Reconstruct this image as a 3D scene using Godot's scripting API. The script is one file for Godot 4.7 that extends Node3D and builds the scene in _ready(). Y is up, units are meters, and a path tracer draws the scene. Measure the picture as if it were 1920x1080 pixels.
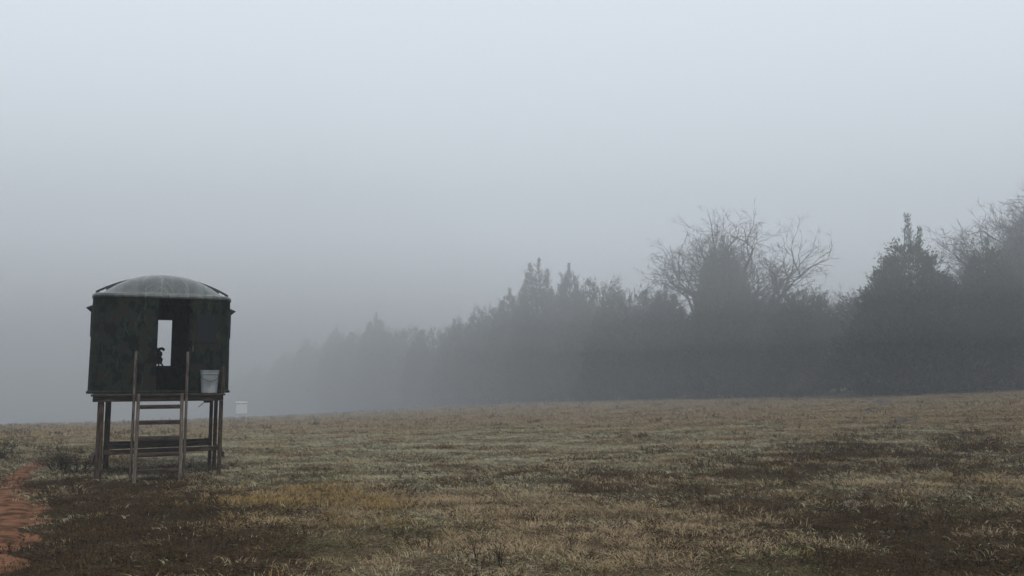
extends Node3D

# A foggy field: a raised hunting blind with wooden steps, dry winter grass, a tree line of cedars and bare oaks.

var rng := RandomNumberGenerator.new()
var hummock := FastNoiseLite.new()
var patchy := FastNoiseLite.new()
var used_names := {}
var mats := {}

# ------------------------------------------------------------------ mesh helper
class MB:
	var v := PackedVector3Array()
	var n := PackedVector3Array()
	var c := PackedColorArray()
	var ix := PackedInt32Array()
	var col := Color(1, 1, 1)

	func tri(a: Vector3, b: Vector3, d: Vector3) -> void:
		var nn := (d - a).cross(b - a)
		if nn.length_squared() < 1e-16:
			return
		nn = nn.normalized()
		var k := v.size()
		v.append(a); v.append(b); v.append(d)
		n.append(nn); n.append(nn); n.append(nn)
		c.append(col); c.append(col); c.append(col)
		ix.append(k); ix.append(k + 1); ix.append(k + 2)

	func quad(a: Vector3, b: Vector3, d: Vector3, e: Vector3) -> void:
		tri(a, b, d)
		tri(a, d, e)

	# box with chamfered edges; t places it
	func box(size: Vector3, t: Transform3D, bevel := 0.006) -> void:
		var h := size * 0.5
		var b: float = minf(bevel, minf(h.x, minf(h.y, h.z)) * 0.6)
		var axes := [Vector3.RIGHT, Vector3.UP, Vector3.BACK]
		var pts := {}
		for sx in [-1, 1]:
			for sy in [-1, 1]:
				for sz in [-1, 1]:
					var s := Vector3(sx, sy, sz)
					for a in 3:
						var p := Vector3(sx * (h.x - b), sy * (h.y - b), sz * (h.z - b))
						p[a] = s[a] * h[a]
						pts[[sx, sy, sz, a]] = p
		var faces: Array = []
		for a in 3:
			var u := (a + 1) % 3
			var w := (a + 2) % 3
			for s in [-1, 1]:
				var f: Array = []
				for q in [[-1, -1], [1, -1], [1, 1], [-1, 1]]:
					var k := [0, 0, 0, a]
					k[a] = s; k[u] = q[0]; k[w] = q[1]
					f.append(pts[k])
				faces.append(f)
		for a in 3:
			var u := (a + 1) % 3
			var w := (a + 2) % 3
			for su in [-1, 1]:
				for sw in [-1, 1]:
					var f: Array = []
					for q in [[-1, u], [1, u], [1, w], [-1, w]]:
						var k := [0, 0, 0, q[1]]
						k[a] = q[0]; k[u] = su; k[w] = sw
						f.append(pts[k])
					faces.append(f)
		for sx in [-1, 1]:
			for sy in [-1, 1]:
				for sz in [-1, 1]:
					faces.append([pts[[sx, sy, sz, 0]], pts[[sx, sy, sz, 1]], pts[[sx, sy, sz, 2]]])
		for f in faces:
			var mid := Vector3.ZERO
			for p in f:
				mid += p
			var nn: Vector3 = (f[2] - f[0]).cross(f[1] - f[0])
			if nn.dot(mid) < 0.0:
				f.reverse()
			if f.size() == 4:
				quad(t * f[0], t * f[1], t * f[2], t * f[3])
			else:
				tri(t * f[0], t * f[1], t * f[2])

	# smooth tube through points with radii
	func tube(p: Array, r: Array, sides: int, cap := true) -> void:
		var first := v.size()
		for i in p.size():
			var d: Vector3 = (p[mini(i + 1, p.size() - 1)] - p[maxi(i - 1, 0)]).normalized()
			var u := d.cross(Vector3(0.31, 0.2, 0.93))
			if u.length() < 0.05:
				u = d.cross(Vector3.RIGHT)
			u = u.normalized()
			var w := d.cross(u)
			for k in sides:
				var a := TAU * k / sides
				var o := u * cos(a) + w * sin(a)
				v.append(p[i] + o * r[i]); n.append(o); c.append(col)
		for i in p.size() - 1:
			for k in sides:
				var a := first + i * sides + k
				var b := first + i * sides + (k + 1) % sides
				ix.append_array([a, b, a + sides, b, b + sides, a + sides])
		if cap:
			for e in [0, p.size() - 1]:
				var m: Vector3 = p[e]
				for k in sides:
					var a: Vector3 = v[first + e * sides + k]
					var b: Vector3 = v[first + e * sides + (k + 1) % sides]
					if e == 0:
						tri(m, b, a)
					else:
						tri(m, a, b)

	# surface of revolution about y
	func lathe(prof: Array, sides: int) -> void:
		for i in prof.size() - 1:
			for k in sides:
				var a := TAU * k / sides
				var b := TAU * (k + 1) / sides
				var p0 := Vector3(prof[i].x * cos(a), prof[i].y, prof[i].x * sin(a))
				var p1 := Vector3(prof[i].x * cos(b), prof[i].y, prof[i].x * sin(b))
				var p2 := Vector3(prof[i + 1].x * cos(b), prof[i + 1].y, prof[i + 1].x * sin(b))
				var p3 := Vector3(prof[i + 1].x * cos(a), prof[i + 1].y, prof[i + 1].x * sin(a))
				quad(p0, p1, p2, p3)

	func mesh() -> ArrayMesh:
		var m := ArrayMesh.new()
		var a := []
		a.resize(Mesh.ARRAY_MAX)
		a[Mesh.ARRAY_VERTEX] = v
		a[Mesh.ARRAY_NORMAL] = n
		a[Mesh.ARRAY_COLOR] = c
		a[Mesh.ARRAY_INDEX] = ix
		m.add_surface_from_arrays(Mesh.PRIMITIVE_TRIANGLES, a)
		return m

# ------------------------------------------------------------------ scene helpers
func numbered(called: String) -> String:
	var k: int = used_names.get(called, 0)
	used_names[called] = k + 1
	return called if k == 0 else "%s_%03d" % [called, k]

func tag(o: Node, label: String, category: String, group := "", kind := "") -> void:
	if label: o.set_meta("label", label)
	if category: o.set_meta("category", category)
	if group: o.set_meta("group", group)
	if kind: o.set_meta("kind", kind)

func thing(called: String, label: String, category: String, at := Vector3.ZERO, turn := 0.0, group := "") -> Node3D:
	var o := Node3D.new()
	o.name = numbered(called)
	add_child(o)
	o.position = at
	o.rotation.y = turn
	tag(o, label, category, group)
	return o

func part(called: String, mb: MB, m: Material, parent: Node) -> MeshInstance3D:
	var o := MeshInstance3D.new()
	o.name = called if parent != self else numbered(called)
	o.mesh = mb.mesh()
	o.material_override = m
	parent.add_child(o, true)
	return o

func lin(r: float, g: float, b: float) -> Color:
	return Color(r, g, b).linear_to_srgb()

func plain(r: float, g: float, b: float, rough := 0.85, vertex := false) -> StandardMaterial3D:
	var m := StandardMaterial3D.new()
	m.albedo_color = lin(r, g, b)
	m.roughness = rough
	m.vertex_color_use_as_albedo = vertex
	if vertex:
		m.metallic_specular = 0.15
	return m

func noise_tex(freq: float, stops: Array, sd: int, size := 512, normal := 0.0) -> NoiseTexture2D:
	var f := FastNoiseLite.new()
	f.noise_type = FastNoiseLite.TYPE_SIMPLEX_SMOOTH
	f.seed = sd
	f.frequency = freq
	f.fractal_octaves = 5
	var t := NoiseTexture2D.new()
	t.width = size
	t.height = size
	t.seamless = true
	t.noise = f
	if normal > 0.0:
		t.as_normal_map = true
		t.bump_strength = normal
	else:
		var g := Gradient.new()
		var offs := PackedFloat32Array()
		var cols := PackedColorArray()
		for s in stops:
			offs.append(s[0]); cols.append(s[1])
		g.offsets = offs
		g.colors = cols
		t.color_ramp = g
	return t

func wood(sd: int, along: Vector3, dark: Color, light: Color) -> StandardMaterial3D:
	var m := StandardMaterial3D.new()
	m.albedo_texture = noise_tex(0.02, [[0.25, dark], [0.5, dark.lerp(light, 0.55)], [0.75, light]], sd, 256)
	m.uv1_triplanar = true
	m.uv1_scale = along
	m.metallic_specular = 0.25
	m.roughness = 0.9
	m.normal_enabled = true
	m.normal_texture = noise_tex(0.03, [], sd + 7, 256, 3.0)
	m.normal_scale = 0.5
	return m

# ------------------------------------------------------------------ terrain
func land(x: float, z: float) -> float:
	var X := 60.0 * tanh(x / 60.0) / 20.0
	var Z := 150.0 * tanh(maxf(-z, 0.0) / 150.0) / 50.0
	var h := -0.05003 * X - 0.14528 * Z + 0.5212 * X * X + 1.31941 * X * Z - 0.58559 * Z * Z - 0.36793 * X * X * Z - 0.35026 * X * Z * Z + 0.02796 * Z * Z * Z
	if h > 0.8:
		h = 0.8 + 0.8 * tanh((h - 0.8) / 0.8)
	if h < -8.0:
		h = -8.0 + 2.5 * tanh((h + 8.0) / 2.5)
	return h

func ground_y(x: float, z: float) -> float:
	var y := land(x, z) + hummock.get_noise_2d(x, z) * 0.045
	var d := track_distance(x, z)
	if d < 1.1:
		y -= 0.05 * (1.0 - smoothstep(0.25, 1.0, d))
	return y

var track := [Vector2(-2.9, -3.5), Vector2(-4.2, -6.6), Vector2(-5.1, -8.5), Vector2(-6.1, -10.4), Vector2(-7.7, -13.4), Vector2(-9.3, -17.0)]

func track_distance(x: float, z: float) -> float:
	if x > -1.2 or z < -48.0:
		return 99.0
	var best := 99.0
	var p := Vector2(x, z)
	for i in track.size() - 1:
		var q := Geometry2D.get_closest_point_to_segment(p, track[i], track[i + 1])
		best = minf(best, p.distance_to(q))
	return best

func _ready() -> void:
	rng.seed = 20260
	# ---------------- camera
	var cam := Camera3D.new()
	cam.name = "camera"
	cam.fov = 37.3425
	cam.position = Vector3(0, 1.5, 0)
	cam.rotation_degrees = Vector3(5.7177, 0, 0)
	cam.near = 0.05
	cam.far = 2000.0
	add_child(cam)
	# ---------------- sky, haze and the veiled sun
	var env := Environment.new()
	env.tonemap_mode = Environment.TONE_MAPPER_LINEAR
	env.tonemap_exposure = 1.15
	env.background_mode = Environment.BG_SKY
	var skym := ProceduralSkyMaterial.new()
	skym.sky_top_color = lin(0.69, 0.76, 0.83)
	skym.sky_horizon_color = lin(0.69, 0.755, 0.81)
	skym.ground_bottom_color = lin(0.12, 0.12, 0.11)
	skym.ground_horizon_color = lin(0.2, 0.2, 0.2)
	skym.sky_curve = 0.15
	skym.sun_angle_max = 1.0
	var sky := Sky.new()
	sky.sky_material = skym
	env.sky = sky
	env.fog_enabled = true
	env.fog_density = 0.0031
	env.fog_light_color = Color(0.945, 0.97, 1.0)
	env.volumetric_fog_enabled = true
	env.volumetric_fog_density = 0.0
	env.sdfgi_enabled = true
	env.ssao_enabled = true
	env.ssil_enabled = true
	var we := WorldEnvironment.new()
	we.name = "environment"
	we.environment = env
	add_child(we)
	var sun := DirectionalLight3D.new()
	sun.name = "sun"
	sun.light_energy = 0.5
	sun.light_color = Color(1.0, 0.97, 0.93)
	sun.light_angular_distance = 30.0
	sun.shadow_enabled = true
	sun.rotation_degrees = Vector3(-58, 25, 0)
	add_child(sun)

	hummock.noise_type = FastNoiseLite.TYPE_SIMPLEX_SMOOTH
	hummock.seed = 5
	hummock.frequency = 0.42
	hummock.fractal_octaves = 3
	patchy.noise_type = FastNoiseLite.TYPE_SIMPLEX_SMOOTH
	patchy.seed = 11
	patchy.frequency = 0.11
	patchy.fractal_octaves = 4

	make_materials()
	make_ground()
	make_track()
	make_trees()
	make_blind()
	make_small_things()
	make_grass()
	make_mist()

func make_materials() -> void:
	mats.wood_up = wood(31, Vector3(5, 0.7, 5), lin(0.022, 0.015, 0.011), lin(0.075, 0.056, 0.044))
	mats.wood_across = wood(37, Vector3(0.7, 5, 5), lin(0.018, 0.013, 0.010), lin(0.06, 0.046, 0.037))
	mats.wood_grey = wood(41, Vector3(5, 0.7, 5), lin(0.04, 0.032, 0.026), lin(0.12, 0.102, 0.088))
	mats.dark_metal = plain(0.025, 0.024, 0.024, 0.55)
	mats.black = plain(0.012, 0.012, 0.013, 0.7)
	mats.camo = camo(false)
	mats.camo_roof_skylit = camo(true)
	mats.pane = plain(0.011, 0.013, 0.015, 0.5)
	mats.pane.metallic_specular = 0.2
	mats.door = camo(false)
	mats.door.albedo_color = Color(1.0, 1.0, 1.0)
	mats.bucket = plain(0.27, 0.30, 0.33, 0.5)
	mats.bucket.albedo_texture = noise_tex(0.012, [[0.2, Color(0.78, 0.78, 0.76)], [0.5, Color(0.96, 0.97, 0.97)], [0.8, Color(1, 1, 1)]], 61, 256)
	mats.bucket.uv1_triplanar = true
	mats.white_paint = plain(0.62, 0.66, 0.68, 0.6)
	mats.cedar = plain(1, 1, 1, 0.9, true)
	mats.bark = plain(1, 1, 1, 0.95, true)
	mats.grass = plain(1, 1, 1, 0.85, true)
	mats.grass.backlight_enabled = true
	mats.grass.backlight = Color(0.25, 0.25, 0.25)

func camo(roof: bool) -> StandardMaterial3D:
	var im := Image.create(512, 512, false, Image.FORMAT_RGB8)
	var f := FastNoiseLite.new()
	f.seed = 3
	f.frequency = 0.018
	f.fractal_octaves = 3
	var r := RandomNumberGenerator.new()
	r.seed = 77
	var base := [lin(0.0025, 0.004, 0.004), lin(0.008, 0.019, 0.009), lin(0.012, 0.018, 0.017), lin(0.016, 0.013, 0.009)]
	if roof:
		base = [lin(0.044, 0.053, 0.054), lin(0.056, 0.067, 0.067), lin(0.070, 0.080, 0.081), lin(0.078, 0.085, 0.085)]  # same camo as the walls, paled to paint in the sky's light
	for y in 512:
		for x in 512:
			var a := f.get_noise_2d(x, y * 0.6) + f.get_noise_2d(x * 3.1 + 900.0, y * 1.7) * 0.35
			im.set_pixel(x, y, base[0] if a < -0.12 else base[1] if a < 0.08 else base[2] if a < 0.25 else base[3])
	# printed reeds and leaves
	for s in 70:
		var p := Vector2(r.randf() * 512, r.randf() * 512)
		var d := Vector2(r.randf_range(-0.5, 0.5), -1.0).normalized()
		var bend := r.randf_range(-0.012, 0.012)
		var length := r.randi_range(40, 130)
		var cc := lin(0.010, 0.020, 0.010).lerp(lin(0.045, 0.055, 0.04), r.randf() * r.randf())
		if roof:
			cc = lin(0.14, 0.17, 0.14)  # roof print lightened too, as part of the painted sky sheen
		for i in length:
			var wide := 2.4 * sin(PI * (i + 1.0) / (length + 1.0))
			for o in range(-3, 4):
				if absf(o) <= wide:
					im.set_pixel(posmod(int(p.x) + o, 512), posmod(int(p.y), 512), cc)
			p += d
			d = d.rotated(bend)
	var m := StandardMaterial3D.new()
	m.albedo_texture = ImageTexture.create_from_image(im)
	m.uv1_triplanar = true
	m.uv1_scale = Vector3(0.55, 0.55, 0.55)
	m.roughness = 0.26 if roof else 0.6
	m.metallic_specular = 0.5 if roof else 0.15
	m.normal_enabled = true
	m.normal_texture = noise_tex(0.05, [], 90, 256, 2.0)
	m.normal_scale = 0.15 if roof else 0.5
	return m

# ------------------------------------------------------------------ ground
func make_ground() -> void:
	var na := 420
	var rings := PackedFloat32Array()
	var r := 0.8
	while r < 420.0:
		rings.append(r)
		r *= 1.0145 if r < 45.0 else 1.04
	rings.append(430.0)
	var v := PackedVector3Array()
	var n := PackedVector3Array()
	var c := PackedColorArray()
	var ix := PackedInt32Array()
	v.append(Vector3(0, ground_y(0, 0), 0)); n.append(Vector3.UP); c.append(Color(0.08, 0.06, 0.04))
	# directions packed more densely towards -z
	var dirs: Array = []
	for k in na:
		var u := (k + 0.5) / na * 2.0 - 1.0
		var a := PI * (0.35 * u + 0.65 * u * u * u)
		dirs.append(Vector2(sin(a), -cos(a)))
	for rr in rings:
		for k in na:
			var x: float = dirs[k].x * rr
			var z: float = dirs[k].y * rr
			var e := 0.06 + rr * 0.01
			var y := ground_y(x, z)
			v.append(Vector3(x, y, z))
			var nn := Vector3(y - ground_y(x + e, z), e, y - ground_y(x, z + e)).normalized()
			n.append(nn)
			# thatch, moss and bare red clay, by patch
			var q := patchy.get_noise_2d(x * 2.0, z * 2.0)
			var q2 := patchy.get_noise_2d(x * 9.0 + 300.0, z * 9.0)
			var col := Color(0.045, 0.031, 0.018).lerp(Color(0.12, 0.095, 0.06), clampf(0.5 + q * 1.1 + q2 * 0.5, 0.0, 1.0))
			col = col.lerp(Color(0.055, 0.06, 0.032), clampf(q2 * 1.4 - 0.1, 0.0, 0.7))
			if rr < 30.0:
				# dark rotted litter where the dead forbs stand
				var rot := 0.0
				for q3 in zones:
					if q3[4] == 3:
						var dx: float = (x - q3[0]) / q3[2]
						var dz: float = (z - q3[1]) / q3[3]
						rot += q3[5] * exp(-dx * dx - dz * dz)
				col = col.lerp(Color(0.034, 0.023, 0.013), clampf((rot - 0.5) * 0.45 + q2 * 0.8, 0.0, 0.9))
			c.append(col)
	for k in na:
		ix.append_array([0, 1 + k, 1 + (k + 1) % na])
	for i in rings.size() - 1:
		for k in na:
			var a := 1 + i * na + k
			var b := 1 + i * na + (k + 1) % na
			ix.append_array([a, a + na, b, b, a + na, b + na])
	var m := ArrayMesh.new()
	var arr := []
	arr.resize(Mesh.ARRAY_MAX)
	arr[Mesh.ARRAY_VERTEX] = v
	arr[Mesh.ARRAY_NORMAL] = n
	arr[Mesh.ARRAY_COLOR] = c
	arr[Mesh.ARRAY_INDEX] = ix
	m.add_surface_from_arrays(Mesh.PRIMITIVE_TRIANGLES, arr)
	var g := MeshInstance3D.new()
	g.name = "ground"
	g.mesh = m
	var gm := StandardMaterial3D.new()
	gm.vertex_color_use_as_albedo = true
	gm.albedo_texture = noise_tex(0.03, [[0.2, Color(0.62, 0.6, 0.58)], [0.5, Color(0.9, 0.88, 0.86)], [0.8, Color(1, 1, 1)]], 51, 512)
	gm.uv1_triplanar = true
	gm.uv1_world_triplanar = true
	gm.uv1_scale = Vector3(0.9, 0.9, 0.9)
	gm.roughness = 0.95
	gm.metallic_specular = 0.15
	gm.normal_enabled = true
	gm.normal_texture = noise_tex(0.06, [], 52, 512, 6.0)
	g.material_override = gm
	g.set_meta("kind", "structure")
	g.set_meta("label", "rolling field of thatch and soil under the dry grass")
	g.set_meta("category", "ground")
	add_child(g)

func make_track() -> void:
	var mb := MB.new()
	var cr := Curve2D.new()
	for i in track.size():
		var t: Vector2 = (track[mini(i + 1, track.size() - 1)] - track[maxi(i - 1, 0)]) * 0.17
		cr.add_point(track[i], -t, t)
	var pts := cr.tessellate_even_length(5, 0.22)
	var rows: Array = []
	for i in pts.size():
		var d: Vector2 = (pts[mini(i + 1, pts.size() - 1)] - pts[maxi(i - 1, 0)]).normalized()
		var s := Vector2(-d.y, d.x)
		var row: Array = []
		var narrow := 1.0 - 0.55 * smoothstep(-10.0, -15.0, pts[i].y)
		var wl := 0.46 + 0.3 * patchy.get_noise_2d(pts[i].x * 8.0, pts[i].y * 8.0)
		var wr := 0.42 + 0.42 * patchy.get_noise_2d(pts[i].x * 8.0 + 70.0, pts[i].y * 8.0)
		for k in 13:
			var u := k / 6.0 - 1.0
			var p: Vector2 = pts[i] + s * u * (wr if u > 0.0 else wl) * narrow
			var y := ground_y(p.x, p.y) + 0.03 * (1.0 - pow(absf(u), 6.0)) - 0.03 * pow(absf(u), 6.0)
			y += 0.006 * hummock.get_noise_2d(p.x * 14.0, p.y * 14.0) - 0.02 * exp(-pow((absf(u) - 0.55) / 0.2, 2.0))
			row.append(Vector3(p.x, y, p.y))
		rows.append(row)
	for i in rows.size() - 1:
		for k in 12:
			mb.quad(rows[i][k], rows[i + 1][k], rows[i + 1][k + 1], rows[i][k + 1])
	var m := StandardMaterial3D.new()
	m.albedo_texture = noise_tex(0.012, [[0.25, lin(0.045, 0.022, 0.013)], [0.5, lin(0.125, 0.060, 0.033)], [0.75, lin(0.16, 0.080, 0.046)]], 71, 512)
	m.uv1_triplanar = true
	m.uv1_world_triplanar = true
	m.uv1_scale = Vector3(0.5, 0.5, 0.5)
	m.roughness = 0.95
	m.metallic_specular = 0.15
	m.normal_enabled = true
	m.normal_texture = noise_tex(0.05, [], 72, 512, 3.0)
	var o := part("dirt_path", mb, m, self)
	tag(o, "bare red clay wheel track running past the raised blind", "path", "", "structure")

# ------------------------------------------------------------------ trees
func rand_dir() -> Vector3:
	var z := rng.randf_range(-1, 1)
	var a := rng.randf() * TAU
	var s := sqrt(1.0 - z * z)
	return Vector3(s * cos(a), z, s * sin(a))

# a spray of scale leaves: a few narrow blades fanned about an axis
func spray(mb: MB, at: Vector3, axis: Vector3, length: float, blades: int, wide: float) -> void:
	for b in blades:
		var d := (axis + rand_dir() * 0.55).normalized()
		var l := length * rng.randf_range(0.55, 1.1)
		var side := d.cross(rand_dir()).normalized() * wide * rng.randf_range(0.7, 1.3)
		var o := at + rand_dir() * length * 0.55
		var k := rng.randf_range(0.65, 1.35)
		mb.col = Color(0.040 * k, 0.055 * k, 0.036 * k).lerp(Color(0.075 * k, 0.062 * k, 0.042 * k), rng.randf() * 0.5)
		var mid := o + d * l * 0.5
		mb.tri(o - side * 0.25, mid + side, o + d * l)
		mb.tri(o + side * 0.25, o + d * l, mid - side)

# height 1 m per unit: built at real size h, radius rad; bulge: where the crown is widest (0 = foot)
func cedar_mesh(h: float, rad: float, sharp: float, bulge: float, leaders: Array, sprays: int) -> Array:
	var trunk := MB.new()
	trunk.col = Color(0.06, 0.05, 0.042)
	trunk.tube([Vector3(0, -0.4, 0), Vector3(0.03, h * 0.2, 0.02), Vector3(-0.02, h * 0.6, 0), Vector3(0, h * 0.92, 0)], [h * 0.022, h * 0.017, h * 0.009, 0.012], 7)
	for i in 26:
		var t := rng.randf_range(0.05, 0.8)
		var a := rng.randf() * TAU
		var rr := rad * pow(1.0 - t, sharp) * 0.75
		var p := Vector3(0, h * t, 0)
		var q := p + Vector3(cos(a), 0.45, sin(a)) * rr
		trunk.tube([p, (p + q) * 0.5 + Vector3(0, -0.04, 0), q], [0.035, 0.022, 0.008], 4, false)
	var crown := MB.new()
	var lump := FastNoiseLite.new()
	lump.seed = rng.randi()
	lump.frequency = 0.55
	for i in sprays:
		var t := 1.0 - sqrt(rng.randf())
		t = lerpf(t, rng.randf(), 0.45)
		var a := rng.randf() * TAU
		var prof := pow(1.0 - t, sharp)
		if t < bulge:
			prof *= lerpf(0.72, 1.0, t / bulge)
		var rr := rad * prof
		rr *= 1.0 + 0.45 * lump.get_noise_3d(cos(a) * rad, t * h, sin(a) * rad)
		var depth := 1.0 - 0.75 * rng.randf() * rng.randf()
		var outw := Vector3(cos(a), 0, sin(a))
		var at := outw * rr * depth + Vector3(0, 0.03 * h + t * h * 0.93, 0)
		var axis := (outw * 0.75 + Vector3(0, 0.85, 0) + rand_dir() * 0.3).normalized()
		spray(crown, at, axis, rng.randf_range(0.2, 0.38) * (0.7 + h * 0.03), 7, 0.03 + h * 0.0012)
	# shoots that stand out of the outline
	for i in int(sprays * 0.05):
		var t := rng.randf_range(0.12, 0.92)
		var a := rng.randf() * TAU
		var rr := rad * pow(1.0 - t, sharp) * 0.95
		var outw := Vector3(cos(a), 0, sin(a))
		var p := outw * rr + Vector3(0, h * t * 0.95, 0)
		var axis := (outw * 0.6 + Vector3(0, 1.0, 0)).normalized()
		var len2 := rng.randf_range(0.4, 0.95)
		for k in 7:
			spray(crown, p + axis * len2 * k / 7.0, axis, lerpf(0.26, 0.12, k / 7.0), 4, 0.025)
	for l in leaders:
		var p: Vector3 = l[0]
		var d: Vector3 = l[1]
		var steps := int(d.length() / 0.14)
		for k in steps:
			var u := k / float(steps)
			var w := lerpf(0.28, 0.02, sqrt(u)) * rng.randf_range(0.4, 1.5)
			for j in 6:
				spray(crown, p + d * u + Vector3(rng.randf_range(-w, w), 0, rng.randf_range(-w, w)), (d.normalized() + rand_dir() * 0.6), lerpf(0.28, 0.16, u), 6, 0.02)
	return [trunk.mesh(), crown.mesh()]

func grow(mb: MB, tips: Array, p: Vector3, d: Vector3, length: float, r: float, level: int, most: int, droop: float) -> void:
	var pts: Array = [p]
	var rad: Array = [r]
	var steps := 4 if level < 3 else 3
	var q := p
	var dd := d
	for i in steps:
		dd = (dd + rand_dir() * (0.13 + 0.045 * level) + Vector3(0, droop, 0)).normalized()
		q += dd * length / steps
		pts.append(q)
		rad.append(lerpf(r, r * 0.72, (i + 1.0) / steps))
	mb.tube(pts, rad, 7 if level == 0 else 5 if level < 3 else 3, false)
	if level >= most:
		tips.append([q, dd])
		return
	var kids := 3 if level < 2 else rng.randi_range(2, 4)
	for k in kids:
		var u := rng.randf_range(0.35, 1.0) if k > 0 else 1.0
		var at: Vector3 = pts[mini(int(u * steps), steps)]
		var side := dd.cross(rand_dir()).normalized()
		var nd := (dd + side * rng.randf_range(0.55, 1.05)).normalized()
		grow(mb, tips, at, nd, length * rng.randf_range(0.55, 0.8), rad[mini(int(u * steps), steps)] * rng.randf_range(0.6, 0.8), level + 1, most, droop)

# bare broad-leaved tree; leaves: share of twig ends that keep dead leaves
func oak_mesh(h: float, levels: int, leaves: float, limbs: int) -> Array:
	var wood_mb := MB.new()
	wood_mb.col = Color(0.085, 0.075, 0.066)
	var tips: Array = []
	var fork := h * 0.32
	wood_mb.tube([Vector3(0, -0.4, 0), Vector3(0.04, fork * 0.5, 0), Vector3(0, fork, 0.03)], [h * 0.026, h * 0.021, h * 0.018], 9)
	for k in limbs:
		var a := TAU * (k + rng.randf() * 0.5) / limbs
		var lean := rng.randf_range(0.5, 1.25) if k > 0 else 0.1
		var d := Vector3(cos(a) * lean, 1.0, sin(a) * lean).normalized()
		grow(wood_mb, tips, Vector3(0, fork * rng.randf_range(0.75, 1.0), 0), d, h * rng.randf_range(0.24, 0.30), h * 0.0155, 1, levels, 0.05)
	var twigs := MB.new()
	twigs.col = Color(0.105, 0.092, 0.082)
	for t in tips:
		for j in 3:
			var d: Vector3 = (t[1] + rand_dir() * 0.8).normalized()
			var l := rng.randf_range(0.25, 0.55)
			var m: Vector3 = t[0] + d * l * 0.5 + rand_dir() * 0.05
			twigs.tube([t[0], m, m + (d + rand_dir() * 0.4) * l * 0.5], [0.009, 0.007, 0.004], 3, false)
		if rng.randf() < leaves:
			for j in 5:
				var k := rng.randf_range(0.7, 1.3)
				twigs.col = Color(0.13 * k, 0.085 * k, 0.052 * k)
				var o: Vector3 = t[0] + rand_dir() * 0.2
				var d := rand_dir() * 0.1
				var s := d.cross(rand_dir()).normalized() * 0.045
				twigs.quad(o, o + d * 0.5 + s, o + d, o + d * 0.5 - s)
			twigs.col = Color(0.105, 0.092, 0.082)
	return [wood_mb.mesh(), twigs.mesh()]

# many-stemmed leafless thicket bush, about 2.5 m
func bush_mesh(leaves := 4, leaf_size := 0.12, tone := Color(0.10, 0.08, 0.055)) -> Array:
	var stems := MB.new()
	stems.col = Color(0.095, 0.082, 0.07)
	var leaf := MB.new()
	for i in 16:
		var a := rng.randf() * TAU
		var p := Vector3(cos(a), 0, sin(a)) * rng.randf() * 0.5 + Vector3(0, -0.15, 0)
		var d := (Vector3(cos(a) * 0.5, 1, sin(a) * 0.5) + rand_dir() * 0.3).normalized()
		var tips: Array = []
		grow(stems, tips, p, d, rng.randf_range(0.8, 1.3), 0.02, 2, 4, 0.06)
		for t in tips:
			for j in leaves:
				var k := rng.randf_range(0.7, 1.3)
				leaf.col = Color(tone.r * k, tone.g * k, tone.b * k)
				var o: Vector3 = t[0] + rand_dir() * 0.35
				var dd := rand_dir() * leaf_size * rng.randf_range(0.7, 1.3)
				var s := dd.cross(rand_dir()).normalized() * leaf_size * 0.33
				leaf.quad(o, o + dd * 0.5 + s, o + dd, o + dd * 0.5 - s)
	return [stems.mesh(), leaf.mesh()]

func plant(called: String, pair: Array, top_name: String, at: Vector3, turn: float, size: Vector3, label: String, category: String, group := "") -> Node3D:
	var o := thing(called, label, category, at, turn, group)
	o.scale = size
	var a := MeshInstance3D.new()
	a.name = "trunk" if top_name == "crown" else "stems"
	a.mesh = pair[0]
	a.material_override = mats.bark
	o.add_child(a)
	var b := MeshInstance3D.new()
	b.name = top_name
	b.mesh = pair[1]
	b.material_override = mats.cedar if called.contains("cedar") else mats.bark
	o.add_child(b)
	return o

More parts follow.
